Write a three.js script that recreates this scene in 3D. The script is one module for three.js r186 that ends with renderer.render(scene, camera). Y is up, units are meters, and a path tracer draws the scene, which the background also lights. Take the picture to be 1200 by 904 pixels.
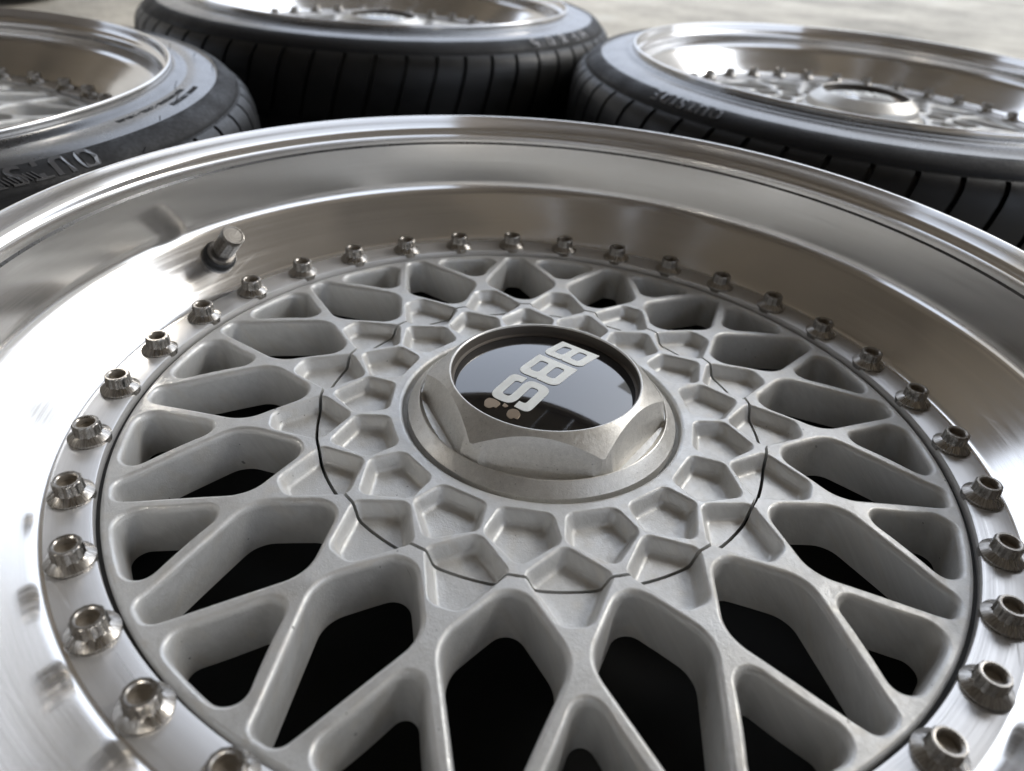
import * as THREE from 'three';
import { mergeGeometries, mergeVertices, toCreasedNormals } from 'three/addons/utils/BufferGeometryUtils.js';
import { FontLoader } from 'three/addons/loaders/FontLoader.js';
import { TextGeometry } from 'three/addons/geometries/TextGeometry.js';

// ---------------------------------------------------------------- camera, sky, sun, exposure
const S = 0.19;                       // metres per wheel unit (one unit = radius of the bolt circle)
const HUB = 1.0 * S;                  // height of the bolt-head plane above the ground
const scene = new THREE.Scene();
const camera = new THREE.PerspectiveCamera(54.8, 1024 / 771, 0.02, 2000);
camera.position.set(-0.0757 * S, 1.0217 * S + HUB, 1.4366 * S);
camera.rotation.set(-0.597, 0, 0.0845, 'XYZ');
camera.focus = 0.315; camera.userData.fStop = 8.5;
scene.add(camera);

const SUN_AZ = 64 * Math.PI / 180, SUN_EL = 36 * Math.PI / 180;
const sunDir = new THREE.Vector3(Math.sin(SUN_AZ) * Math.cos(SUN_EL), Math.sin(SUN_EL), -Math.cos(SUN_AZ) * Math.cos(SUN_EL));
{
  const W = 512, H = 256, d = new Float32Array(W * H * 4), v = new THREE.Vector3();
  for (let j = 0; j < H; j++) for (let i = 0; i < W; i++) {
    const th = ((j + 0.5) / H - 0.5) * Math.PI, ph = ((i + 0.5) / W - 0.5) * 2 * Math.PI;
    v.set(Math.cos(th) * Math.cos(ph), Math.sin(th), Math.cos(th) * Math.sin(ph));
    const c = Math.max(0, v.dot(sunDir)), up = Math.max(0, v.y);
    const glow = 0.9 * Math.pow(c, 8) + 0.35 * Math.pow(c, 2);
    const base = 0.54 * (1 + 2.4 * up);
    const k = (i + j * W) * 4;
    d[k] = base * 0.88 + glow * 1.0; d[k + 1] = base * 0.98 + glow * 0.985; d[k + 2] = base * 1.17 + glow * 0.95; d[k + 3] = 1;
  }
  const sky = new THREE.DataTexture(d, W, H, THREE.RGBAFormat, THREE.FloatType);
  sky.mapping = THREE.EquirectangularReflectionMapping; sky.magFilter = sky.minFilter = THREE.LinearFilter; sky.needsUpdate = true;
  scene.background = sky; scene.environment = sky;
}
const sun = new THREE.DirectionalLight(new THREE.Color(1, 0.95, 0.87), 0.7);
sun.position.copy(sunDir).multiplyScalar(12); sun.castShadow = true; sun.shadow.radius = 26;
Object.assign(sun.shadow.camera, { left: -6, right: 6, top: 6, bottom: -6, near: 0.1, far: 40 });
sun.shadow.mapSize.set(2048, 2048);
scene.add(sun, sun.target);

const renderer = new THREE.WebGLRenderer({ antialias: true });
renderer.setSize(1024, 771);
renderer.toneMapping = THREE.LinearToneMapping;
renderer.toneMappingExposure = 1.52;
renderer.shadowMap.enabled = true; renderer.shadowMap.type = THREE.PCFSoftShadowMap;

// ---------------------------------------------------------------- helpers
const { sin, cos, PI, hypot, atan2, min, max, abs, sqrt, floor } = Math;
const rad = (a) => a * PI / 180, lerp = (a, b, t) => a + (b - a) * t, clamp = (x, a = 0, b = 1) => min(b, max(a, x));
function rng(seed) { let s = seed >>> 0; return () => { s = (s + 0x6D2B79F5) | 0; let t = Math.imul(s ^ (s >>> 15), 1 | s); t = (t + Math.imul(t ^ (t >>> 7), 61 | t)) ^ t; return ((t ^ (t >>> 14)) >>> 0) / 4294967296; }; }
const names = new Map();
function numbered(n) { const k = names.get(n) ?? 0; names.set(n, k + 1); return k ? n + '_' + String(k).padStart(3, '0') : n; }
function obj(name, geo, mat, parent = scene) { const m = new THREE.Mesh(geo, mat); m.name = numbered(name); m.castShadow = m.receiveShadow = true; parent.add(m); return m; }
function tag(o, label, category, group) { o.userData = { label, category }; if (group) o.userData.group = group; return o; }

// tileable value noise on a lattice px x py
function makeNoise(px, py, seed) {
  const r = rng(seed), g = Float32Array.from({ length: px * py }, () => r());
  const s = (t) => t * t * (3 - 2 * t);
  return (u, v) => {
    const x = u * px, y = v * py, x0 = floor(x), y0 = floor(y), fx = s(x - x0), fy = s(y - y0);
    const at = (i, j) => g[(((j % py) + py) % py) * px + ((i % px) + px) % px];
    return lerp(lerp(at(x0, y0), at(x0 + 1, y0), fx), lerp(at(x0, y0 + 1), at(x0 + 1, y0 + 1), fx), fy);
  };
}
function tex(w, h, ru, rv, fn, srgb = false) {     // fn(u,v) -> [r,g,b] 0..1
  const d = new Uint8Array(w * h * 4);
  for (let j = 0; j < h; j++) for (let i = 0; i < w; i++) {
    const c = fn(i / w, j / h), k = (i + j * w) * 4;
    d[k] = clamp(c[0]) * 255; d[k + 1] = clamp(c[1]) * 255; d[k + 2] = clamp(c[2]) * 255; d[k + 3] = 255;
  }
  const t = new THREE.DataTexture(d, w, h); t.wrapS = t.wrapT = THREE.RepeatWrapping; t.magFilter = t.minFilter = THREE.LinearFilter;
  t.repeat.set(ru, rv); if (srgb) t.colorSpace = THREE.SRGBColorSpace; t.needsUpdate = true; return t;
}
const grey = (x) => [x, x, x];
function creased(g, angle) { g.scale(4000, 4000, 4000); const c = toCreasedNormals(g, angle); c.scale(1 / 4000, 1 / 4000, 1 / 4000); return c; }   // the helper welds at 1 cm

// ---------------------------------------------------------------- materials
const M = {};
{ // lathe-turned bare aluminium: uv = (metres along the profile, metres round the rim)
  const n1 = makeNoise(256, 3, 1), n2 = makeNoise(64, 5, 2), n3 = makeNoise(5, 12, 3), n4 = makeNoise(12, 40, 4), n5 = makeNoise(300, 2, 5);
  const sr = rng(6), cuts = Array.from({ length: 26 }, () => { const u = sr(), v = sr(), l = 0.05 + 0.22 * sr(), t = (sr() - 0.5) * 1.6; return [u, v, l * sin(t), l * cos(t) * 0.25, 0.1 + 0.25 * sr()]; });
  const cut = (u, v) => { let k = 0; for (const [a, b, du, dv, w] of cuts) { const x = (u - a) * 0.06, y = (v - b) * 0.4, X = du * 0.06, Y = dv * 0.4, t = clamp((x * X + y * Y) / (X * X + Y * Y)), d = hypot(x - t * X, y - t * Y); if (d < 0.0004) k = max(k, w * (1 - d / 0.0004)); } return k; };
  const rough = tex(1024, 512, 1 / 0.06, 1 / 0.4, (u, v) => grey(0.6 + cut(u, v) + 0.24 * (n1(u, v) - 0.5) + 0.12 * (n2(u, v) - 0.5) + 0.14 * (n3(u, v) - 0.5) + 0.03 * (n4(u, v) - 0.5)));
  const col = tex(1024, 512, 1 / 0.06, 1 / 0.4, (u, v) => { const k = 0.95 + 0.06 * (n5(u, v) - 0.5) + 0.05 * (n3(v, u) - 0.5); return [k, k * 0.995, k * 0.985]; });
  M.lip = new THREE.MeshPhysicalMaterial({ name: 'machined_aluminium', color: new THREE.Color(0.80, 0.785, 0.765), metalness: 0.9, roughness: 0.27, anisotropy: 0.55, roughnessMap: rough, map: col });
  M.flange = M.lip.clone(); M.flange.roughness = 0.6; M.flange.anisotropy = 0.3; M.flange.metalness = 0.65; M.flange.color.setRGB(0.62, 0.61, 0.60); M.flange.name = 'machined_flange';
}
{ // silver paint on the casting, uv in metres seen from above
  const g1 = makeNoise(256, 256, 11), g2 = makeNoise(90, 90, 12), g3 = makeNoise(9, 9, 13), g4 = makeNoise(34, 34, 14), r = rng(15);
  const specks = Array.from({ length: 34 }, () => [r(), r(), 0.001 + 0.003 * r() * r(), r()]);
  const hit = (u, v) => { let k = 0; for (const [x, y, s, a] of specks) { const dx = abs(u - x), dy = abs(v - y); if (dx < s && dy < s * 1.2) k = max(k, 0.35 + 0.5 * a); } return k; };
  const col = tex(1024, 1024, 1 / 0.16, 1 / 0.16, (u, v) => { const k = 0.93 + 0.07 * (g2(u, v) - 0.5) + 0.10 * (g3(u, v) - 0.5) + 0.05 * (g1(u, v) - 0.5), s = 1 - hit(u, v), w = 0.05 * max(0, g4(u, v) - 0.6) * 2.5; return [k * s, (k - w * 0.4) * s, (k - w) * s]; });
  const rough = tex(512, 512, 1 / 0.11, 1 / 0.11, (u, v) => grey(0.8 + 0.25 * (g2(u, v) - 0.5) + 0.3 * (g3(u, v) - 0.5)));
  const bump = tex(512, 512, 1 / 0.06, 1 / 0.06, (u, v) => grey(0.5 + 0.6 * (g1(u, v) - 0.5) + 0.5 * (g2(u, v) - 0.5)));
  M.silver = new THREE.MeshPhysicalMaterial({ name: 'silver_paint', color: new THREE.Color(0.655, 0.652, 0.635), metalness: 0.5, roughness: 0.66, map: col, roughnessMap: rough, bumpMap: bump, bumpScale: 0.00008, clearcoat: 0.15, clearcoatRoughness: 0.45 });
  const q = rng(19), pits = Array.from({ length: 260 }, () => [q(), q(), 0.002 + 0.010 * q() * q() * q(), q()]);
  const pit = (u, v) => { let k = 0; for (const [x, y, s, a] of pits) { const d = hypot(u - x, v - y); if (d < s) k = max(k, (1 - d / s) * (0.4 + 0.6 * a)); } return k; };
  const ncol = tex(512, 512, 1 / 0.05, 1 / 0.05, (u, v) => { const p = pit(u, v) * 0.75, k = (0.92 + 0.06 * (g3(u, v) - 0.5) + 0.08 * (g4(u, v) - 0.5) + 0.16 * (g1(u, v) - 0.5) + 0.08 * (g2(u, v) - 0.5)) * (1 - p); return [k, k * 0.985, k * 0.955]; });
  M.nut = new THREE.MeshPhysicalMaterial({ name: 'worn_nut_metal', color: new THREE.Color(0.69, 0.68, 0.655), metalness: 0.65, roughness: 0.52, map: ncol, roughnessMap: rough, bumpMap: bump, bumpScale: 0.00005 });
  const bc = tex(256, 256, 1 / 0.02, 1 / 0.02, (u, v) => { const k = 0.78 + 0.5 * (g4(u, v) - 0.5) + 0.3 * (g2(u, v) - 0.5); return [k, k * 0.97, k * 0.92]; });
  M.bolt = new THREE.MeshPhysicalMaterial({ name: 'stainless_bolt', color: new THREE.Color(0.46, 0.45, 0.44), metalness: 1, roughness: 0.42, map: bc, roughnessMap: rough });
  M.socket = new THREE.MeshStandardMaterial({ name: 'bolt_socket', color: new THREE.Color(0.34, 0.305, 0.26), metalness: 0.6, roughness: 0.5, map: bc });
  const dust = tex(512, 512, 1 / 0.05, 1 / 0.05, (u, v) => grey(0.35 + 0.5 * pit(u, v) + 0.35 * (g3(u, v) - 0.5)));
  M.cap = new THREE.MeshPhysicalMaterial({ name: 'gloss_black_cap', color: new THREE.Color(0.006, 0.006, 0.007), roughness: 0.16, roughnessMap: dust, clearcoat: 1, clearcoatRoughness: 0.05, ior: 1.5 });
  M.letter = new THREE.MeshStandardMaterial({ name: 'silver_letter', color: new THREE.Color(0.80, 0.81, 0.77), roughness: 0.5, metalness: 0 });
  M.flake = new THREE.MeshStandardMaterial({ name: 'peeled_foil', color: new THREE.Color(0.34, 0.265, 0.19), roughness: 0.3, metalness: 0.8 });
  M.valve = new THREE.MeshPhysicalMaterial({ name: 'valve_metal', color: new THREE.Color(0.27, 0.26, 0.245), metalness: 0.9, roughness: 0.42, map: bc });
  M.valveDark = new THREE.MeshPhysicalMaterial({ name: 'valve_stem_metal', color: new THREE.Color(0.26, 0.25, 0.24), metalness: 0.85, roughness: 0.4, map: bc });
}
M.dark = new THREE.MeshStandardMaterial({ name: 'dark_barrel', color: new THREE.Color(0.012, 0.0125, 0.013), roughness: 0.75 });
M.recess = new THREE.MeshStandardMaterial({ name: 'grimy_shaded_recess', color: new THREE.Color(0.10, 0.085, 0.07), roughness: 0.6, metalness: 0.4 });  // grime and the shade inside the recess, both put into the colour
M.groove = new THREE.MeshStandardMaterial({ name: 'black_sealant', color: new THREE.Color(0.012, 0.011, 0.010), roughness: 0.7 });
{
  const g2 = makeNoise(80, 80, 21), g3 = makeNoise(8, 8, 22), g1 = makeNoise(200, 200, 23);
  const col = tex(512, 512, 1 / 0.12, 1 / 0.12, (u, v) => { const k = 0.75 + 0.25 * (g3(u, v) - 0.5) + 0.2 * (g2(u, v) - 0.5); return [k, k, k * 1.01]; });
  const rough = tex(512, 512, 1 / 0.12, 1 / 0.12, (u, v) => grey(0.75 + 0.25 * (g2(u, v) - 0.5) + 0.25 * (g3(u, v) - 0.5)));
  const bump = tex(512, 512, 1 / 0.05, 1 / 0.05, (u, v) => grey(g1(u, v)));
  M.rubber = new THREE.MeshPhysicalMaterial({ name: 'tyre_rubber', color: new THREE.Color(0.012, 0.012, 0.0132), roughness: 0.45, map: col, roughnessMap: rough, bumpMap: bump, bumpScale: 0.00005, ior: 1.55 });
  M.band = M.rubber.clone(); M.band.name = 'matt_rubber'; M.band.roughness = 0.85; M.band.color.setRGB(0.012, 0.012, 0.0125); M.band.specularIntensity = 0.55;
  M.tread = M.rubber.clone(); M.tread.name = 'tread_rubber'; M.tread.roughness = 0.6; M.tread.color.setRGB(0.012, 0.0118, 0.0115); M.tread.specularIntensity = 0.6;
  Object.assign(M.rubber, { clearcoat: 0.7, clearcoatRoughness: 0.16 });
  M.letterRubber = new THREE.MeshPhysicalMaterial({ name: 'raised_lettering', color: new THREE.Color(0.05, 0.05, 0.053), roughness: 0.35, clearcoat: 1, clearcoatRoughness: 0.2 });
  M.paleRubber = new THREE.MeshPhysicalMaterial({ name: 'painted_sheen_lettering', color: new THREE.Color(0.34, 0.34, 0.345), roughness: 0.6 });  // pale grey stands in for the gloss reflection on the letters
  M.printRubber = new THREE.MeshPhysicalMaterial({ name: 'matt_lettering', color: new THREE.Color(0.012, 0.012, 0.012), roughness: 0.75 });
  M.gromm = new THREE.MeshStandardMaterial({ name: 'black_grommet', color: new THREE.Color(0.012, 0.012, 0.012), roughness: 0.5 });
}

// ---------------------------------------------------------------- surroundings: concrete yard, carport the wheels lie under
{
  const g1 = makeNoise(200, 200, 31), g2 = makeNoise(40, 40, 32), g3 = makeNoise(7, 7, 33), g4 = makeNoise(16, 16, 34);
  const col = tex(1024, 1024, 1 / 3, 1 / 3, (u, v) => { const k = 0.78 + 0.2 * (g1(u, v) - 0.5) + 0.24 * (g2(u, v) - 0.5) + 0.34 * (g3(u, v) - 0.5) + 0.3 * (g4(u, v) - 0.5); return [k, k * 0.965, k * 0.88]; });
  const bump = tex(1024, 1024, 1 / 1.5, 1 / 1.5, (u, v) => grey(0.5 * g1(u, v) + 0.5 * g2(u, v)));
  const m = new THREE.MeshStandardMaterial({ name: 'concrete', color: new THREE.Color(0.45, 0.415, 0.36), roughness: 0.9, map: col, bumpMap: bump, bumpScale: 0.003 });
  const g = new THREE.PlaneGeometry(800, 800); g.rotateX(-PI / 2);
  const p = g.attributes.position, uv = g.attributes.uv; for (let i = 0; i < p.count; i++) uv.setXY(i, p.getX(i), p.getZ(i));
  obj('ground', g, m).userData = { kind: 'structure' };
  // a plain lean-to roof and its back wall, at this end of the yard
  const wood = new THREE.MeshStandardMaterial({ name: 'carport_boards', color: new THREE.Color(0.34, 0.30, 0.255), roughness: 0.85 });
  const wallM = new THREE.MeshStandardMaterial({ name: 'carport_wall', color: new THREE.Color(0.24, 0.212, 0.185), roughness: 0.9 });
  const turn = rad(-24);
  const box = (w, h, d, x, y, z, t = turn) => { const b = new THREE.BoxGeometry(w, h, d); b.translate(x, y, z); b.rotateY(t); return b; };
  const woods = [0.8, 1.15, 0.62, 1.35, 0.95].map((k) => { const w = wood.clone(); w.color.multiplyScalar(k); return w; });
  for (let i = 0; i < 24; i++) obj('roof_board', box(0.392, 0.025, 5.2, -5.6 + i * 0.4, 2.62 + (i % 3) * 0.004, 0.65), woods[(i * 3 + (i >> 2)) % 5]).userData = { kind: 'structure' };
  for (let i = 0; i < 5; i++) obj('roof_beam', box(9.6, 0.16, 0.1, -1.0, 2.52, -1.85 + i * 1.2), wood).userData = { kind: 'structure' };
  obj('back_wall', box(9.6, 2.5, 0.15, -1.0, 1.25, 3.1), wallM).userData = { kind: 'structure' };
  // two unseen plaster slabs, added so the lip reflects mid tones
  const plaster = new THREE.MeshStandardMaterial({ name: 'plaster', color: new THREE.Color(0.58, 0.545, 0.49), roughness: 0.9 });
  obj('unseen_yard_wall', box(9, 6.4, 0.3, 0, 3.2, -10, rad(47)), plaster).userData = { kind: 'structure' };
  obj('unseen_yard_wall', box(8.5, 6.0, 0.3, 0, 3.0, -10, rad(-45)), plaster).userData = { kind: 'structure' };
}

// ---------------------------------------------------------------- geometry of the wheel (wheel units, y = 0 at the bolt heads)
const N = 17, STEP = 2 * PI / N, TH0 = rad(-6.3);
const domeT = [[0, 0], [0.30, -0.006], [0.40, -0.008], [0.52, -0.012], [0.62, -0.017], [0.70, -0.023], [0.80, -0.037], [0.90, -0.052], [1, -0.056]];
function dome(r) { for (let i = 1; i < domeT.length; i++) if (r <= domeT[i][0]) { const a = domeT[i - 1], b = domeT[i], t = (r - a[0]) / (b[0] - a[0]); return lerp(a[1], b[1], t); } return domeT[domeT.length - 1][1]; }

// surface of revolution. profile runs outer -> inner along the top; [r, y]
function revolve(prof, n, scale = S, crease = 38) {
  const m = prof.length - 1, seg = [], pos = [], nor = [], uv = [], idx = [];
  for (let i = 0; i < m; i++) { const dr = prof[i + 1][0] - prof[i][0], dy = prof[i + 1][1] - prof[i][1], l = hypot(dr, dy); seg.push([dy / l, -dr / l, l]); }
  const nn = (i, j) => { if (j < 0 || j >= m) return seg[i]; const d = seg[i][0] * seg[j][0] + seg[i][1] * seg[j][1]; if (d < cos(rad(crease))) return seg[i]; const x = seg[i][0] + seg[j][0], y = seg[i][1] + seg[j][1], l = hypot(x, y); return [x / l, y / l]; };
  let len = 0;
  for (let i = 0; i < m; i++) {
    const rows = [[prof[i], nn(i, i - 1), len], [prof[i + 1], nn(i, i + 1), len + seg[i][2]]]; len += seg[i][2];
    const b = pos.length / 3;
    for (const [p, nr, l] of rows) for (let k = 0; k <= n; k++) {
      const a = k / n * 2 * PI; pos.push(p[0] * sin(a) * scale, p[1] * scale, -p[0] * cos(a) * scale); nor.push(nr[0] * sin(a), nr[1], -nr[0] * cos(a)); uv.push(l * scale, a * 1.1 * scale);
    }
    for (let k = 0; k < n; k++) { const a = b + k, c = b + n + 1 + k; idx.push(a, c, a + 1, a + 1, c, c + 1); }
  }
  const g = new THREE.BufferGeometry();
  g.setAttribute('position', new THREE.Float32BufferAttribute(pos, 3)); g.setAttribute('normal', new THREE.Float32BufferAttribute(nor, 3)); g.setAttribute('uv', new THREE.Float32BufferAttribute(uv, 2));
  g.setIndex(idx); return fixWinding(g);
}
function fixWinding(g) {      // turn triangles so that they face the way their normals do
  const p = g.attributes.position, n = g.attributes.normal, ix = g.index.array, A = new THREE.Vector3(), B = new THREE.Vector3(), C = new THREE.Vector3(), Nn = new THREE.Vector3();
  for (let i = 0; i < ix.length; i += 3) {
    A.fromBufferAttribute(p, ix[i]); B.fromBufferAttribute(p, ix[i + 1]).sub(A); C.fromBufferAttribute(p, ix[i + 2]).sub(A); B.cross(C);
    Nn.fromBufferAttribute(n, ix[i]); C.fromBufferAttribute(n, ix[i + 1]); Nn.add(C); C.fromBufferAttribute(n, ix[i + 2]); Nn.add(C);
    if (B.dot(Nn) < 0) { const t = ix[i + 1]; ix[i + 1] = ix[i + 2]; ix[i + 2] = t; }
  }
  return g;
}

// ring of points: convex polygon inset by d, corners rounded with radius r
function ring(V, R, d, K, Mm) {
  const n = V.length, out = [];
  const E = V.map((a, i) => { const b = V[(i + 1) % n], dx = b[0] - a[0], dy = b[1] - a[1], l = hypot(dx, dy); return { nx: dy / l, ny: -dx / l, a }; });   // outward normal for CCW
  const off = (i, k) => { const e1 = E[(i - 1 + n) % n], e2 = E[i], det = e1.nx * e2.ny - e1.ny * e2.nx; const c1 = e1.nx * e1.a[0] + e1.ny * e1.a[1] - k, c2 = e2.nx * e2.a[0] + e2.ny * e2.a[1] - k; return [(c1 * e2.ny - c2 * e1.ny) / det, (e1.nx * c2 - e2.nx * c1) / det]; };
  const arcs = V.map((_, i) => {
    const r = max(R[i] - d * (d > 0 ? 0.6 : 1), 0.004), c = off(i, d + r), e1 = E[(i - 1 + n) % n], e2 = E[i], a1 = atan2(e1.ny, e1.nx); let a2 = atan2(e2.ny, e2.nx); while (a2 < a1) a2 += 2 * PI;
    return Array.from({ length: K + 1 }, (_, k) => { const a = lerp(a1, a2, k / K); return [c[0] + r * cos(a), c[1] + r * sin(a)]; });
  });
  for (let i = 0; i < n; i++) { const A = arcs[i], b = arcs[(i + 1) % n][0], a = A[K]; out.push(...A); for (let k = 1; k < Mm; k++) out.push([lerp(a[0], b[0], k / Mm), lerp(a[1], b[1], k / Mm)]); }
  return out;
}
const polarWarp = (ref) => ([x, y]) => { const t = y / ref; return [x * cos(t), x * sin(t)]; };
const same = (p) => p;
const KIND = {
  large: { V: [[0.533, 0], [0.674, -0.113], [0.93, -0.028], [0.93, 0.028], [0.674, 0.113]], R: [0.044, 0.075, 0.027, 0.027, 0.075], warp: same, half: 0, through: true, K: 8, M: 10 },
  small: { V: [[0.704, 0], [0.929, -0.109], [0.929, 0.109]], R: [0.034, 0.036, 0.036], warp: polarWarp(0.85), half: 1, through: true, K: 9, M: 10 },
  pocket: { V: [[0.444, 0], [0.511, -0.0815], [0.619, -0.028], [0.619, 0.028], [0.511, 0.0815]], R: [0.020, 0.020, 0.028, 0.028, 0.020], warp: same, half: 1, through: false, K: 6, M: 9, depth: 0.035 },
  pent: { V: [[0.358, 0.051], [0.358, -0.051], [0.427, -0.0735], [0.497, 0], [0.427, 0.0735]], R: [0.020, 0.020, 0.020, 0.018, 0.020], warp: same, half: 0, through: false, K: 6, M: 7, depth: 0.035 },
};
for (const k of Object.values(KIND)) { let a = 0; const V = k.V; for (let i = 0; i < V.length; i++) { const p = V[i], q = V[(i + 1) % V.length]; a += p[0] * q[1] - p[1] * q[0]; } if (a < 0) { V.reverse(); k.R.reverse(); } }
const throughProf = [[-0.0098, 0], [-0.0066, 0.0007], [-0.0034, 0.0025], [-0.0008, 0.0056], [0.0010, 0.0100], [0.0022, 0.0155], [0.0045, 0.040], [0.0080, 0.080], [0.0105, 0.108]];
function pocketProf(D) { return [[-0.0062, 0], [-0.0040, 0.0006], [-0.0016, 0.0024], [0.0004, 0.0052], [0.0028, 0.0100], [0.0085, D * 0.66], [0.0108, D * 0.83], [0.0148, D * 0.945], [0.0200, D]]; }

function buildFace() {
  const pos = [], tri = [];
  const add = (x, y, a, h) => { const er = [sin(a), -cos(a)], et = [cos(a), sin(a)]; pos.push([er[0] * x + et[0] * y, h, er[1] * x + et[1] * y]); return pos.length - 1; };
  const topHoles = [], botHoles = [];
  for (const [kn, k] of Object.entries(KIND)) for (let s = 0; s < N; s++) {
    const a = TH0 + (s + k.half * 0.5) * STEP; let prev = null;
    const rows = k.through ? throughProf : pocketProf(k.depth);
    rows.forEach(([d, h], ri) => {
      const pts = ring(k.V, k.R, d, k.K, k.M).map(k.warp);
      const cur = pts.map(([x, y]) => add(x, y, a, dome(hypot(x, y)) - h));
      if (prev) for (let i = 0; i < cur.length; i++) { const j = (i + 1) % cur.length; tri.push([prev[i], cur[i], prev[j]], [prev[j], cur[i], cur[j]]); }
      if (!ri) topHoles.push(cur);
      prev = cur;
    });
    if (k.through) botHoles.push(prev);
    else { const pts = ring(k.V, k.R, 0.0200, k.K, k.M); let cx = 0, cy = 0; for (const p of pts) { cx += p[0]; cy += p[1]; } cx /= pts.length; cy /= pts.length; for (const f of [0.6, 0.25]) { const cur = pts.map(([x, y]) => { const X = lerp(cx, x, f), Y = lerp(cy, y, f); return add(X, Y, a, dome(hypot(X, Y)) - k.depth - 0.0006); }); for (let i = 0; i < cur.length; i++) { const j = (i + 1) % cur.length; tri.push([prev[i], cur[i], prev[j]], [prev[j], cur[i], cur[j]]); } prev = cur; } const c = add(cx, cy, a, dome(hypot(cx, cy)) - k.depth - 0.0008); for (let i = 0; i < prev.length; i++) tri.push([prev[i], c, prev[(i + 1) % prev.length]]); }
  }
  const circle = (r, h, n) => Array.from({ length: n }, (_, i) => { const a = i / n * 2 * PI; pos.push([r * sin(a), h, -r * cos(a)]); return pos.length - 1; });
  const band = (A, B) => { for (let i = 0; i < A.length; i++) { const j = (i + 1) % A.length; tri.push([A[i], B[i], A[j]], [A[j], B[i], B[j]]); } };
  const no = 510, ni = 340;
  // outer rim of the casting: flat, then a rolled edge down to the seam
  const O = [[0.9415, 0], [0.9450, 0.0006], [0.9485, 0.0022], [0.9508, 0.005], [0.9522, 0.009], [0.9527, 0.04]].map(([r, h]) => circle(r, dome(r) - h, no));
  for (let i = 1; i < O.length; i++) band(O[i - 1], O[i]);
  // inner rim: a shallow step down under the nut
  const I = [[0.338, 0], [0.3345, 0.0006], [0.331, 0.0022], [0.3287, 0.005], [0.3277, 0.009], [0.3272, 0.03], [0.30, 0.03]].map(([r, h]) => circle(r, dome(r) - h, ni));
  for (let i = 1; i < I.length; i++) band(I[i - 1], I[i]);
  const v2 = (l) => l.map((i) => new THREE.Vector2(pos[i][0], pos[i][2]));
  const fill = (outer, holes, first = tri.length) => { const flat = [...outer, ...holes.flat()]; for (const t of THREE.ShapeUtils.triangulateShape(v2(outer), holes.map(v2))) tri.push(t.map((i) => flat[i])); flipEdges(pos, tri, first); };
  fill(O[0], [I[0], ...topHoles]);
  const OB = circle(0.9527, dome(0.95) - 0.108, no), IB = circle(0.30, dome(0.3) - 0.108, ni);
  const twin = (l) => l.map((i) => { pos.push([...pos[i]]); return pos.length - 1; });
  fill(twin(OB), [twin(IB), ...botHoles.map(twin)]); band(O[O.length - 1], OB);
  return { pos, tri, topSet: [...O[0], ...I[0], ...topHoles.flat()] };
}
function flipEdges(pos, tri, first) {     // swap the diagonals of the triangles from `first` on until no long slivers are left
  const key = (a, b) => a < b ? a * 1e6 + b : b * 1e6 + a, area = (a, b, c) => (pos[b][0] - pos[a][0]) * (pos[c][2] - pos[a][2]) - (pos[b][2] - pos[a][2]) * (pos[c][0] - pos[a][0]);
  for (let i = first; i < tri.length; i++) if (area(...tri[i]) < 0) tri[i] = [tri[i][0], tri[i][2], tri[i][1]];
  const ang = (a, b, c) => { const ux = pos[a][0] - pos[c][0], uz = pos[a][2] - pos[c][2], vx = pos[b][0] - pos[c][0], vz = pos[b][2] - pos[c][2]; return Math.acos(clamp((ux * vx + uz * vz) / (hypot(ux, uz) * hypot(vx, vz) + 1e-12), -1, 1)); };
  for (let pass = 0; pass < 40; pass++) {
    const edge = new Map(); let n = 0;
    for (let i = first; i < tri.length; i++) for (let k = 0; k < 3; k++) { const q = key(tri[i][k], tri[i][(k + 1) % 3]); const l = edge.get(q); if (l) l.push(i); else edge.set(q, [i]); }
    const busy = new Set();
    for (const [q, l] of edge) {
      if (l.length !== 2 || busy.has(l[0]) || busy.has(l[1])) continue;
      const b = q % 1e6, a = (q - b) / 1e6, c = tri[l[0]].find((v) => v !== a && v !== b), d = tri[l[1]].find((v) => v !== a && v !== b);
      if (ang(a, b, c) + ang(a, b, d) <= PI + 1e-6) continue;
      let t1 = [a, d, c], t2 = [d, b, c]; let s1 = area(...t1), s2 = area(...t2);
      if (s1 * s2 <= 0) continue;
      if (s1 < 0) { t1 = [a, c, d]; t2 = [d, c, b]; }
      tri[l[0]] = t1; tri[l[1]] = t2; busy.add(l[0]); busy.add(l[1]); n++;
    }
    if (!n) break;
  }
}
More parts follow.
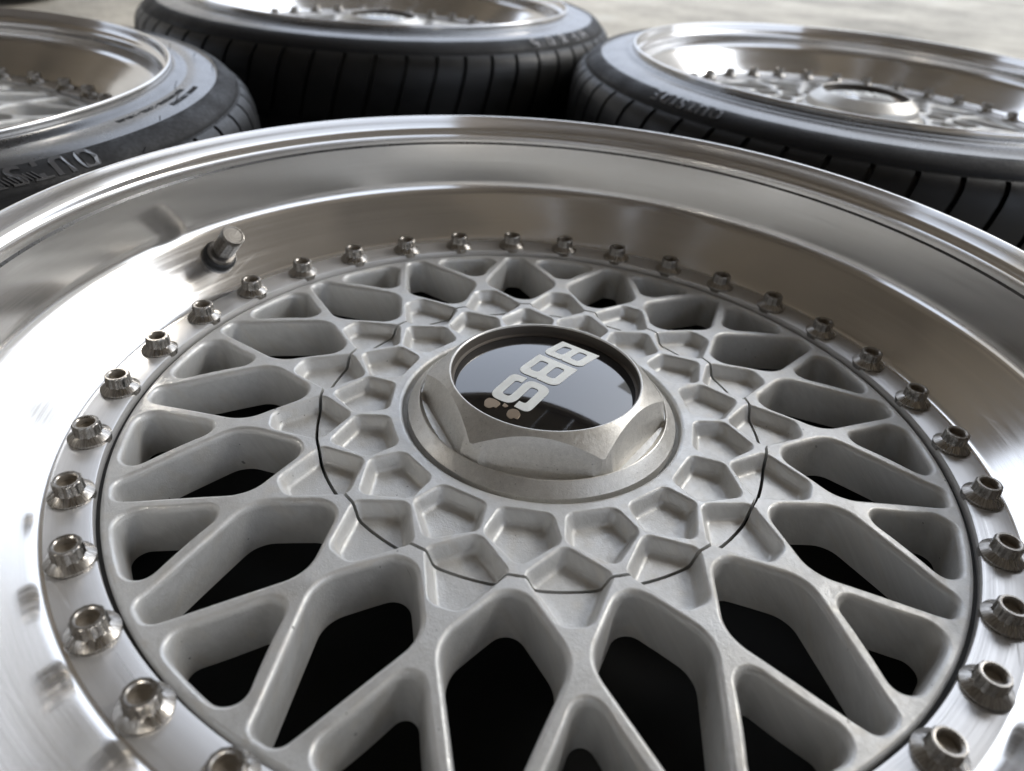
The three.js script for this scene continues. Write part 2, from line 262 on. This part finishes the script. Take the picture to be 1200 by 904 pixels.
function finishFace({ pos, tri, topSet }, keep, cut) {     // keep(r) >= 0 stays; what is cut gets a wall below the cut line
  const g = new THREE.BufferGeometry(); g.setAttribute('position', new THREE.Float32BufferAttribute(pos.flat(), 3)); 
  // orient every triangle upward / inward by majority: walls are oriented with the top surface through shared edges
  g.setIndex(tri.flat()); 
  const idx = orient(pos, tri); g.setIndex(idx); g.computeVertexNormals();
  const nrm = g.attributes.normal; for (const i of topSet) { const p = pos[i], r = hypot(p[0], p[2]), k = (dome(r + 0.01) - dome(r - 0.01)) / 0.02, l = hypot(1, k); nrm.setXYZ(i, -k * p[0] / r / l, 1 / l, -k * p[2] / r / l); }
  const P = [], Q = [], cutSeg = [];
  const R = (p) => hypot(p[0], p[2]);
  for (let t = 0; t < idx.length; t += 3) {
    let poly = [0, 1, 2].map((k) => { const i = idx[t + k]; return { p: pos[i], n: [nrm.getX(i), nrm.getY(i), nrm.getZ(i)] }; });
    if (min(...poly.map((v) => R(v.p))) > max(0, 0) && poly.every((v) => v.p[1] < -0.1)) { /* underside */ }
    const f = poly.map((v) => keep(R(v.p)));
    if (f.every((x) => x < 0)) continue;
    if (!f.every((x) => x >= 0)) {
      const out = [], on = [];
      for (let k = 0; k < 3; k++) {
        const a = poly[k], b = poly[(k + 1) % 3], fa = f[k], fb = f[(k + 1) % 3];
        if (fa >= 0) out.push(a);
        if ((fa >= 0) !== (fb >= 0)) {
          let lo = 0, hi = 1; for (let it = 0; it < 24; it++) { const m = (lo + hi) / 2, fm = keep(hypot(lerp(a.p[0], b.p[0], m), lerp(a.p[2], b.p[2], m))); if ((fm >= 0) === (fa >= 0)) lo = m; else hi = m; }
          const w = { p: [0, 1, 2].map((c) => lerp(a.p[c], b.p[c], lo)), n: [0, 1, 2].map((c) => lerp(a.n[c], b.n[c], lo)) }; out.push(w); on.push(w);
        }
      }
      if (on.length === 2) cutSeg.push(on);
      poly = out;
    }
    for (let k = 2; k < poly.length; k++) for (const v of [poly[0], poly[k - 1], poly[k]]) { P.push(...v.p); Q.push(...v.n); }
  }
  for (const [a, b] of cutSeg) {
    if (a.p[1] < -0.085) continue;
    const s = cut, na = [a.p[0] / R(a.p) * s, 0, a.p[2] / R(a.p) * s], d = 0.05, a2 = [a.p[0], a.p[1] - d, a.p[2]], b2 = [b.p[0], b.p[1] - d, b.p[2]];
    for (const q of [a.p, a2, b.p, b.p, a2, b2]) { P.push(...q); Q.push(...na); }
  }
  const out = new THREE.BufferGeometry();
  out.setAttribute('position', new THREE.Float32BufferAttribute(P.map((x) => x * S), 3)); out.setAttribute('normal', new THREE.Float32BufferAttribute(Q, 3));
  const uv = new Float32Array(P.length / 3 * 2); for (let i = 0; i < P.length / 3; i++) { const tilt = abs(Q[i * 3 + 1]) < 0.5 ? 1 : 0; uv[i * 2] = P[i * 3] * S + tilt * P[i * 3 + 1] * S * 0.7; uv[i * 2 + 1] = P[i * 3 + 2] * S + tilt * P[i * 3 + 1] * S * 0.7; }
  out.setAttribute('uv', new THREE.BufferAttribute(uv, 2));
  const m = mergeVertices(out, 1e-7);
  return fixWinding(m);
}
function orient(pos, tri) {      // make neighbouring triangles agree (breadth first over shared edges), the seed facing up
  const edge = new Map(), key = (a, b) => a < b ? a * 1e6 + b : b * 1e6 + a;
  tri.forEach((t, i) => { for (let k = 0; k < 3; k++) { const kk = key(t[k], t[(k + 1) % 3]); const l = edge.get(kk); if (l) l.push(i); else edge.set(kk, [i]); } });
  const done = new Uint8Array(tri.length);
  for (let s = tri.length - 1; s >= 0; s--) {
    if (done[s]) continue;
    const start = s; done[start] = 1; const comp = [start], st = [start];
    while (st.length) {
      const i = st.pop(), t = tri[i];
      for (let k = 0; k < 3; k++) { const a = t[k], b = t[(k + 1) % 3]; for (const j of edge.get(key(a, b))) if (!done[j]) { const u = tri[j]; for (let m = 0; m < 3; m++) if (u[m] === a && u[(m + 1) % 3] === b) { tri[j] = [u[0], u[2], u[1]]; break; } done[j] = 1; comp.push(j); st.push(j); } }
    }
    // volume-like test: sum of upward area above y=-0.05
    let up = 0; for (const i of comp) { const [a, b, c] = tri[i].map((q) => pos[q]); if (a[1] < -0.065 || b[1] < -0.065 || c[1] < -0.065) continue; up += (b[2] - a[2]) * (c[0] - a[0]) - (b[0] - a[0]) * (c[2] - a[2]); }
    if (up < 0) for (const i of comp) tri[i] = [tri[i][0], tri[i][2], tri[i][1]];
  }
  return tri.flat();
}
const face = buildFace();
const gMesh = finishFace(face, (r) => r - 0.5258, -1), gCover = finishFace(face, (r) => 0.5188 - r, 1);

// rim
const lipProf = (o) => [[1.212, 0.235], [1.232, 0.258], [1.2405, 0.285], [1.2440, 0.312], [1.2442, 0.328], [1.2430, 0.3340], [1.2405, 0.3362], [1.2350, 0.3366], [1.2322, 0.3352], [1.2308, 0.3310], [1.2290, 0.3180], [1.2265, 0.3030], [1.2240, 0.2950], [1.2200, 0.2905], [1.2140, 0.2875], [1.2095, 0.2850], [1.2066, 0.2818], [1.2054, 0.2772], [1.2045, 0.2710], [1.2039, 0.2630], [1.2036, 0.2520], [1.2034, 0.236], [1.2030, 0.122 + o], [1.2026, 0.106 + o], [1.1990, 0.094 + o], [1.1935, 0.0845 + o], [1.183, 0.0755 + o], [1.10, -0.0005 + o], [1.068, -0.030 + o], [1.062, -0.0348 + o], [1.057, -0.0382 + o], [1.052, -0.0404 + o], [1.047, -0.0413 + o], [1.043, -0.0415 + o]];
const flangeProf = [[1.043, -0.0415], [0.9630, -0.0415], [0.9612, -0.0425], [0.9603, -0.045], [0.960, -0.11]];
const gLip = revolve(lipProf(0), 512), gLipShallow = revolve(lipProf(0.11), 512), gFlange = revolve(flangeProf, 512);
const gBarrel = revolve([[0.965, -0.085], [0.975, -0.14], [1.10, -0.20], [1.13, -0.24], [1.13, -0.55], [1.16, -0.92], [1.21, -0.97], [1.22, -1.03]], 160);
const gSeal = revolve([[0.966, -0.066], [0.945, -0.066]], 360);
const gSeamBed = revolve([[0.534, -0.10], [0.508, -0.10]], 240);
const gDarkDisc = revolve([[1.125, -0.5], [0.6, -0.5], [0.02, -0.5]], 96);  // added black disc that keeps the openings between the spokes dark
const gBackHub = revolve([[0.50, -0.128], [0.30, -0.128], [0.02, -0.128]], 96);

// tyre: carcass profile, shoulder grooves cut in
const fat = 1, slim = 0.49, spread = (r, k) => r > 1.24 ? 1.24 + (r - 1.24) * k : r;
function buildTyre(wide) {
  const half = [[1.200, 0.250, 0], [1.218, 0.280, 0], [1.234, 0.302, 0], [1.248, 0.311, 0], [1.264, 0.310, 0], [1.276, 0.303, 0], [1.286, 0.297, 0], [1.300, 0.2955, 0], [1.325, 0.294, 0], [1.350, 0.291, 0], [1.380, 0.285, 0], [1.400, 0.2795, 0], [1.4045, 0.2785, 0], [1.4090, 0.286, 0], [1.4155, 0.2870, 0], [1.435, 0.279, 0], [1.455, 0.2665, 0], [1.472, 0.251, 0], [1.480, 0.241, 0], [1.4825, 0.232, 0], [1.4900, 0.227, 0], [1.4915, 0.2262, 1], [1.508, 0.214, 1], [1.527, 0.190, 1], [1.542, 0.150, 1], [1.551, 0.090, 1], [1.554, 0.0, 1], [1.554, -0.09, 1], [1.530, -0.092, 0], [1.530, -0.125, 0], [1.5545, -0.127, 0.7], [1.555, -0.20, 0.7], [1.555, -0.33, 0.4]];
  const prof = [...half, ...half.slice(0, -1).map((q) => [...q]).reverse().map(([r, y, g]) => [r, -0.66 - y, g])];
  const G = 60, steps = [0, 0.012, 0.13, 0.142, 0.4, 0.7], sub = steps.length, n = G * sub, pos = [], uv = [];
  let len = 0;
  prof.forEach((q) => { q[0] = spread(q[0], wide); });
  prof.forEach(([r, y, g], i) => {
    if (i) len += hypot(r - prof[i - 1][0], y - prof[i - 1][1]);
    const slant = g ? (0.2265 - y) * 1.6 : 0;
    for (let k = 0; k <= n; k++) {
      const ph = k % sub, a = (floor(k / sub) + steps[ph]) / G * 2 * PI + slant * STEP * 0.3, cutd = g && (ph === 1 || ph === 2) ? 0.026 * g : 0, rr = r - cutd;
      pos.push(rr * sin(a) * S, y * S, -rr * cos(a) * S); uv.push(len * S, a * 1.4 * S);
    }
  });
  const b0 = half.findIndex((q) => q[1] === 0.286), b1 = half.findIndex((q) => q[1] === 0.227), last = prof.length - 1, which = (i) => (i < b0 || i >= last - b0 ? 0 : i < b1 || i >= last - b1 ? 1 : 2);
  return [0, 1, 2].map((w) => {
    const idx = []; for (let i = 0; i < last; i++) if (which(i) === w) for (let k = 0; k < n; k++) { const a = i * (n + 1) + k, b = a + n + 1; idx.push(a, a + 1, b, a + 1, b + 1, b); }
    const g = new THREE.BufferGeometry(); g.setAttribute('position', new THREE.Float32BufferAttribute(pos, 3)); g.setAttribute('uv', new THREE.Float32BufferAttribute(uv, 2)); g.setIndex(idx);
    return creased(g, rad(34));
  });
}
const gTyre = buildTyre(fat), gTyreSlim = buildTyre(slim);

// bolts
function buildBolt() {
  const rows = [[0.0480, -0.052, 0], [0.0490, -0.0400, 0], [0.0496, -0.0385, 0], [0.0490, -0.0365, 0], [0.0440, -0.0325, 0], [0.0385, -0.0290, 0], [0.0352, -0.0268, 0], [0.0326, -0.0250, 1], [0.0320, -0.0235, 1], [0.0316, -0.0120, 1], [0.0312, -0.0035, 1], [0.0304, -0.0008, 0.7], [0.0288, 0.0010, 0.2], [0.0258, 0.0014, 0], [0.0228, 0.0007, 0], [0.0202, -0.0018, 0]];
  const n = 96, pos = [], uv = [], idx = [];
  rows.forEach(([r, y, s]) => { for (let k = 0; k <= n; k++) { const a = k / n * 2 * PI, w = 1 - abs(((a * 12 / (2 * PI)) % 1) * 2 - 1), rr = r * (1 + s * (0.075 * w - 0.045)), yy = y + s * 0.0; pos.push(rr * sin(a) * S, yy * S, -rr * cos(a) * S); uv.push(a * 0.03 * S * 3, (r + y) * S); } });
  for (let i = 0; i < rows.length - 1; i++) for (let k = 0; k < n; k++) { const a = i * (n + 1) + k, b = a + n + 1; idx.push(a, b, a + 1, a + 1, b, b + 1); }
  const g = new THREE.BufferGeometry(); g.setAttribute('position', new THREE.Float32BufferAttribute(pos, 3)); g.setAttribute('uv', new THREE.Float32BufferAttribute(uv, 2)); g.setIndex(idx);
  const c = creased(g, rad(26)); c.scale(0.88, 0.95, 0.88);
  return c;
}
const gBolt = buildBolt(), gSocket = revolve([[0.0178, -0.0017], [0.0170, -0.005], [0.0164, -0.013], [0.010, -0.015], [0.0005, -0.016]], 40);

// centre nut
function buildNut(plain) {
  const n = 720, pos = [], uv = [], idx = [], T = 0.2575, RC = 0.2845;
  const yc = (r) => 0.0895 - (r - 0.2245) * 0.78;
  const rows = 22; let first = true;
  for (let k = 0; k <= n; k++) {
    const a = k / n * 2 * PI; let h = (a - rad(93) + 20 * PI) % (PI / 3); if (h > PI / 6) h -= PI / 3; h = plain ? PI / 6 : PI / 6 - abs(h);   // 0 at facet centre
    const rh = T / cos(h), R = min(rh, RC), Rt = min(0.1967 / (cos(h) - 0.164), 0.2772), L = [];
    L.push([0.2178, 0.0870], [0.2184, 0.0893], [0.2200, 0.0905], [0.2218, 0.0907], [0.2236, 0.0899], [0.2250, yc(0.2250)]);
    for (const t of [0.33, 0.66]) L.push([lerp(0.225, Rt - 0.0012, t), yc(lerp(0.225, Rt - 0.0012, t))]);
    L.push([Rt - 0.0012, yc(Rt - 0.0012)], [Rt, yc(Rt) - 0.0014]);
    const yb = 0.0175 - min(0.0180, (0.2890 - R) * 1.6);
    L.push([lerp(Rt, R, 0.5), lerp(yc(Rt), yb, 0.5)], [R - 0.0003, yb + 0.002], [R + 0.0006, yb], [lerp(R, 0.2890, 0.55), yb], [lerp(R, 0.2890, 0.93), lerp(yb, 0.0175, 0.65)], [0.2893, 0.0178], [0.2912, 0.0170]);
    L.push([0.3025, 0.0050], [0.3120, -0.0072], [0.3150, -0.0105], [0.3162, -0.0145], [0.3162, -0.04]);
    let pl = 0; L.forEach(([r, y], i) => { if (i) pl += hypot(r - L[i - 1][0], y - L[i - 1][1]); pos.push(r * sin(a) * S, y * S, -r * cos(a) * S); uv.push(a * 0.26 * S, pl * S); });
    if (first) { first = L.length; }
  }
  const m = first; for (let k = 0; k < n; k++) for (let i = 0; i < m - 1; i++) { const a = k * m + i, b = a + m; idx.push(a, b, a + 1, a + 1, b, b + 1); }
  const g = new THREE.BufferGeometry(); g.setAttribute('position', new THREE.Float32BufferAttribute(pos, 3)); g.setAttribute('uv', new THREE.Float32BufferAttribute(uv, 2)); g.setIndex(idx);
  return creased(g, rad(19));
}
const gNut = buildNut(false), gNutRound = buildNut(true), gRecess = revolve([[0.2178, 0.0870], [0.2168, 0.084], [0.2160, 0.066], [0.2120, 0.0625], [0.205, 0.062]], 128);
const capY = (r) => 0.0860 - 0.0235 * (r / 0.21) * (r / 0.21);
const gCap = revolve(Array.from({ length: 15 }, (_, i) => { const r = 0.2125 * (1 - i / 14) + 0.0002; return [r, capY(r)]; }), 128);
// letters on the cap: u = reading direction, v = up, in wheel units
function letterGeo(shape, u0) {
  const e = new THREE.ExtrudeGeometry(shape, { depth: 0.0008, bevelEnabled: true, bevelThickness: 0.0004, bevelSize: 0.0004, bevelSegments: 1, curveSegments: 8 });
  const O = [0.087, -0.153], U = [-0.53, 0.848], Vv = [0.848, 0.53], p = e.attributes.position;
  for (let i = 0; i < p.count; i++) { const u = p.getX(i) + u0, v = p.getY(i), x = O[0] + U[0] * u + Vv[0] * v, z = O[1] + U[1] * u + Vv[1] * v; p.setXYZ(i, x * S, (capY(hypot(x, z)) + 0.0004 + p.getZ(i)) * S, z * S); }
  e.computeVertexNormals(); const uv = e.attributes.uv; for (let i = 0; i < uv.count; i++) uv.setXY(i, p.getX(i), p.getZ(i));
  return e;
}
function path(P, T = THREE.Path) {      // [x, y, corner radius]
  const s = new T(), n = P.length;
  P.forEach(([x, y, r = 0], i) => {
    const p = P[(i + n - 1) % n], q = P[(i + 1) % n], a = hypot(p[0] - x, p[1] - y), c = hypot(q[0] - x, q[1] - y), k = min(r, a * 0.48, c * 0.48);
    const A = [x + (p[0] - x) / a * k, y + (p[1] - y) / a * k], C = [x + (q[0] - x) / c * k, y + (q[1] - y) / c * k];
    if (i) s.lineTo(...A); else s.moveTo(...A);
    if (k > 0) s.quadraticCurveTo(x, y, ...C);
  });
  s.closePath(); return s;
}
const rect = (x0, y0, x1, y1, r) => [[x0, y0, r], [x1, y0, r], [x1, y1, r], [x0, y1, r]];
const LH = 0.053, LW = 0.098, ST = 0.0235;
function shapeB() {
  const w = LW, h = LH, s = path([[0, -h, 0.001], [w, -h, 0.026], [w, -0.002, 0.016], [w - 0.007, 0, 0.003], [w, 0.002, 0.016], [w, h, 0.026], [0, h, 0.001]], THREE.Shape);
  s.holes.push(path(rect(ST, -h + ST * 0.8, w - ST, -ST * 0.4, 0.009)), path(rect(ST, ST * 0.4, w - ST, h - ST * 0.8, 0.009))); return s;
}
function shapeS() {
  const w = LW, h = LH, t = ST * 0.88, m = ST * 0.42, o = 0.026, n = 0.009, g = 0.016;
  return path([[0, -h, o], [w, -h, o], [w, m, o], [t, m, n], [t, h - t, n], [w - t, h - t, n], [w - t, h - t - g, 0.001], [w, h - t - g, 0.001], [w, h, o], [0, h, o], [0, -m, o], [w - t, -m, n], [w - t, -h + t, n], [t, -h + t, n], [t, -h + t + g, 0.001], [0, -h + t + g, 0.001]], THREE.Shape);
}
const gLetters = [letterGeo(shapeB(), 0), letterGeo(shapeB(), LW + 0.012), letterGeo(shapeS(), 2 * LW + 0.024)];
const gFlakes = [[[0.004, -0.046, 0.004], [0.016, -0.049, 0.005], [0.030, -0.040, 0.004], [0.033, -0.026, 0.006], [0.022, -0.020, 0.003], [0.024, -0.014, 0.003], [0.006, -0.013, 0.005], [0.001, -0.030, 0.006]], [[0.006, 0.018, 0.004], [0.015, 0.013, 0.004], [0.029, 0.018, 0.006], [0.034, 0.032, 0.004], [0.026, 0.036, 0.003], [0.027, 0.045, 0.004], [0.011, 0.043, 0.005], [0.002, 0.030, 0.006]], [[0.0005, -0.007, 0.002], [0.010, -0.006, 0.002], [0.012, 0.002, 0.002], [0.004, 0.006, 0.002]]].map((P) => letterGeo(path(P, THREE.Shape), 3 * LW + 0.026));

// valve
const gGrommet = revolve([[0.0315, -0.004], [0.032, 0.010], [0.030, 0.014], [0.026, 0.017], [0.02, 0.0175]], 40), gStemBase = revolve([[0.0265, 0.017], [0.0265, 0.025], [0.0245, 0.028], [0.017, 0.029], [0.0165, 0.033], [0.0165, 0.06]], 40);
const gValveCap = (() => { const n = 72, rows = [[0.0185, 0.040, 0], [0.0205, 0.042, 1], [0.0205, 0.094, 1], [0.0215, 0.096, 0], [0.0215, 0.107, 0], [0.0195, 0.1105, 0], [0.0175, 0.1105, 0], [0.016, 0.1095, 0], [0.0003, 0.1095, 0]], pos = [], uv = [], idx = []; rows.forEach(([r, y, s]) => { for (let k = 0; k <= n; k++) { const a = k / n * 2 * PI, rr = r * (1 + s * 0.04 * abs(cos(a * 9))); pos.push(rr * sin(a) * S, y * S, -rr * cos(a) * S); uv.push(a * r * S, y * S); } }); for (let i = 0; i < rows.length - 1; i++) for (let k = 0; k < n; k++) { const a = i * (n + 1) + k, b = a + n + 1; idx.push(a, b, a + 1, a + 1, b, b + 1); } const g = new THREE.BufferGeometry(); g.setAttribute('position', new THREE.Float32BufferAttribute(pos, 3)); g.setAttribute('uv', new THREE.Float32BufferAttribute(uv, 2)); g.setIndex(idx); return creased(g, rad(32)); })();

// raised lettering wrapped on a tyre sidewall; tops of the letters point to the tread
const font = await new FontLoader().loadAsync('fonts/droid/droid_sans_bold.typeface.json');
function sidewallText(text, size, az, pts, thick = 0.003, spacing = 1) {   // pts: sidewall profile under the text from inner to outer
  const geos = []; let x = 0; const glyphs = [];
  for (const ch of text) { if (ch === ' ') { x += size * 0.4; continue; } const g = new TextGeometry(ch, { font, size, depth: 1, curveSegments: 3 }); g.computeBoundingBox(); const w = g.boundingBox.max.x; g.translate(x, 0, 0); x += w + size * 0.14 * spacing; glyphs.push(g); }
  const L = [0]; for (let i = 1; i < pts.length; i++) L.push(L[i - 1] + hypot(pts[i][0] - pts[i - 1][0], pts[i][1] - pts[i - 1][1]));
  for (const g of glyphs) {
    const p = g.attributes.position;
    for (let i = 0; i < p.count; i++) {
      const t = clamp(p.getY(i), 0, L[L.length - 1] * 0.999); let k = 1; while (L[k] < t) k++;
      const f = (t - L[k - 1]) / (L[k] - L[k - 1]), dr = pts[k][0] - pts[k - 1][0], dy = pts[k][1] - pts[k - 1][1], l = hypot(dr, dy), nr = -dy / l, ny = dr / l, hgt = (p.getZ(i) - 0.35) * thick;
      const r = lerp(pts[k - 1][0], pts[k][0], f) + nr * hgt, y = lerp(pts[k - 1][1], pts[k][1], f) + ny * hgt, a = az + (p.getX(i) - x / 2) / 1.42;
      p.setXYZ(i, r * sin(a) * S, y * S, -r * cos(a) * S);
    }
    g.deleteAttribute('uv'); g.computeVertexNormals(); geos.push(g);
  }
  return mergeGeometries(geos);
}

// ---------------------------------------------------------------- the wheel with its tyre, bolt by bolt
function makeTyre(g, parent) { const t = obj('tyre', g[0], M.rubber, parent); obj('shoulder_band', g[1], M.band, t); obj('tread', g[2], M.tread, t); return t; }
function makeWheel(label, off = 0) {
  const w = new THREE.Group(); w.name = numbered('alloy_wheel'); scene.add(w); tag(w, label, 'car wheel', 'four mesh alloy wheels with tyres lying face up');
  const at = (m) => { m.position.y += HUB + off * S; return m; };
  obj('rim_lip', off ? gLipShallow : gLip, M.lip, w).position.y = HUB; at(obj('bolt_flange', gFlange, M.flange, w)); at(obj('inner_barrel', gBarrel, M.dark, w)); at(obj('added_dark_disc', gDarkDisc, M.dark, w));
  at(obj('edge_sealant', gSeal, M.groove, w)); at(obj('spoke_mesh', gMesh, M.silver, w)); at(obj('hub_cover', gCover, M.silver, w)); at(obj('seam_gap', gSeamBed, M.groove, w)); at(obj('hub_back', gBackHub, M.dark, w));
  const nut = at(obj('centre_nut', off ? gNutRound : gNut, M.nut, w)); obj('cap_recess', gRecess, M.recess, nut);
  const cap = at(obj('emblem_cap', gCap, M.cap, w));
  for (const g of gLetters) obj('letter', g, M.letter, cap);
  for (const g of gFlakes) obj('peeled_patch', g, M.flake, cap);
  const r = rng(77);
  for (let i = 0; i < 34; i++) {
    const a = rad(-155.05) + i * 2 * PI / 34, b = at(obj('bolt', gBolt, M.bolt, w)); b.position.x = sin(a) * S; b.position.z = -cos(a) * S; b.rotation.y = r() * PI; b.position.y += (r() - 0.5) * 0.0006;
    obj('bolt_socket', gSocket, M.socket, b);
  }
  const va = rad(-59.8), v = new THREE.Group(); v.name = numbered('valve'); w.add(v);
  v.position.set(sin(va) * 1.132 * S, (0.030 + off) * S + HUB, -cos(va) * 1.132 * S);
  v.quaternion.setFromUnitVectors(new THREE.Vector3(0, 1, 0), new THREE.Vector3(-sin(va) * 0.66, 0.75, cos(va) * 0.66).normalize());
  obj('grommet', gGrommet, M.gromm, v); obj('valve_stem', gStemBase, M.valveDark, v); obj('valve_cap', gValveCap, M.valve, v); v.scale.set(1.5, 1.15, 1.5);
  makeTyre(off ? gTyre : gTyreSlim, w).position.y = HUB;
  return w;
}
const main = makeWheel('silver mesh wheel filling the frame, its black centre cap with silver letters in full view');
let proto = null;
function copyWheel(x, z, turn, label, lift = 0) { const c = proto ? proto.clone() : (proto = makeWheel(label, 0.11)); if (c !== proto) { c.name = numbered('alloy_wheel'); scene.add(c); } c.position.set(x * S, lift * S, z * S); c.rotation.set(0, turn, 0); c.userData = { ...main.userData, label }; return c; }
const wl = copyWheel(-2.69, -1.206, rad(180), 'mesh wheel cut by the left edge, its tyre sidewall shining white and marked OUTSIDE');
const wb = copyWheel(-1.16, -4.1, rad(130), 'mesh wheel cut by the top edge, dark grooved tyre tread, pale raised lettering');
const wr = copyWheel(1.652, -2.76, rad(120), 'mesh wheel cut by the right edge, its centre cap shining white above the dark tyre', 0.02);
const widen = (l) => l.map(([r, y]) => [spread(r, fat), y]);
const band = widen([[1.4175, 0.2865], [1.435, 0.2790], [1.455, 0.2665], [1.472, 0.2510]]), wall = widen([[1.312, 0.2950], [1.325, 0.2940], [1.350, 0.2910], [1.380, 0.2850]]);
function sideText(w, name, text, size, azWorld, pts, mat, thick, spacing) { const t = w.children.find((c) => c.name.startsWith('tyre')), a = azWorld + w.rotation.y; const m = obj(name, sidewallText(text, size, a, pts, thick, spacing), mat, t); return m; }
sideText(wl, 'lettering', 'OUTSIDE', 0.072, rad(120.3), band, M.letterRubber, 0.004);
sideText(wl, 'lettering', 'TREAD 1 POLYESTER + 2 STEEL + 1 NYLON', 0.017, rad(92), wall, M.printRubber, 0.0016);
sideText(wl, 'lettering', 'SIDEWALL 1 POLYESTER', 0.017, rad(85), [[1.345, 0.2918], [1.360, 0.2894], [1.380, 0.2850], [1.398, 0.2800]], M.printRubber, 0.0016);
{ // moulded hatching beside the word, and the fine rubber hairs of a young tyre
  const t = wl.children.find((c) => c.name.startsWith('tyre')), bars = [], hairs = [], r = rng(5);
  for (let i = 0; i < 16; i++) { const g = new THREE.BoxGeometry(0.0045 * S, 0.004 * S, 0.030 * S), a = rad(119) + i * 0.0085 + wl.rotation.y; g.rotateY(0.5); g.rotateX(0.62); g.translate(0, 0.2650 * S, 1.4575 * S); g.rotateY(PI - a); bars.push(g); }
  obj('hatching', mergeGeometries(bars), M.letterRubber, t);
  for (let i = 0; i < 11; i++) { const row = [[1.29, 0.296], [1.345, 0.2915], [1.395, 0.281], [1.476, 0.246]][i % 4], g = new THREE.CylinderGeometry(0.0011 * S, 0.0017 * S, (0.016 + 0.016 * r()) * S, 5), a = rad(45 + i * 8.6 + r() * 6) + wl.rotation.y; g.translate(0, 0.012 * S, 0); g.rotateX(0.35 + 0.5 * (r() - 0.5)); g.rotateZ(0.8 * (r() - 0.5)); g.translate(0, row[1] * S, row[0] * S); g.rotateY(PI - a); hairs.push(g); }
  obj('rubber_hair', mergeGeometries(hairs), M.printRubber, t).userData = { kind: 'stuff' };
  const st = makeTyre(gTyre, scene); st.position.set(-9 * S, 0.985 * S, -10.75 * S); st.name = numbered('loose_tyre'); tag(st, 'black loose tyre lying on the concrete beyond the wheel cut by the left edge', 'tyre');
}
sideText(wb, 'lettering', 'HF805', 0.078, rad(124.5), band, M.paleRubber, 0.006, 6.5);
sideText(wr, 'lettering', 'OUTSIDE', 0.060, rad(-130), band, M.letterRubber, 0.004);

renderer.render(scene, camera);
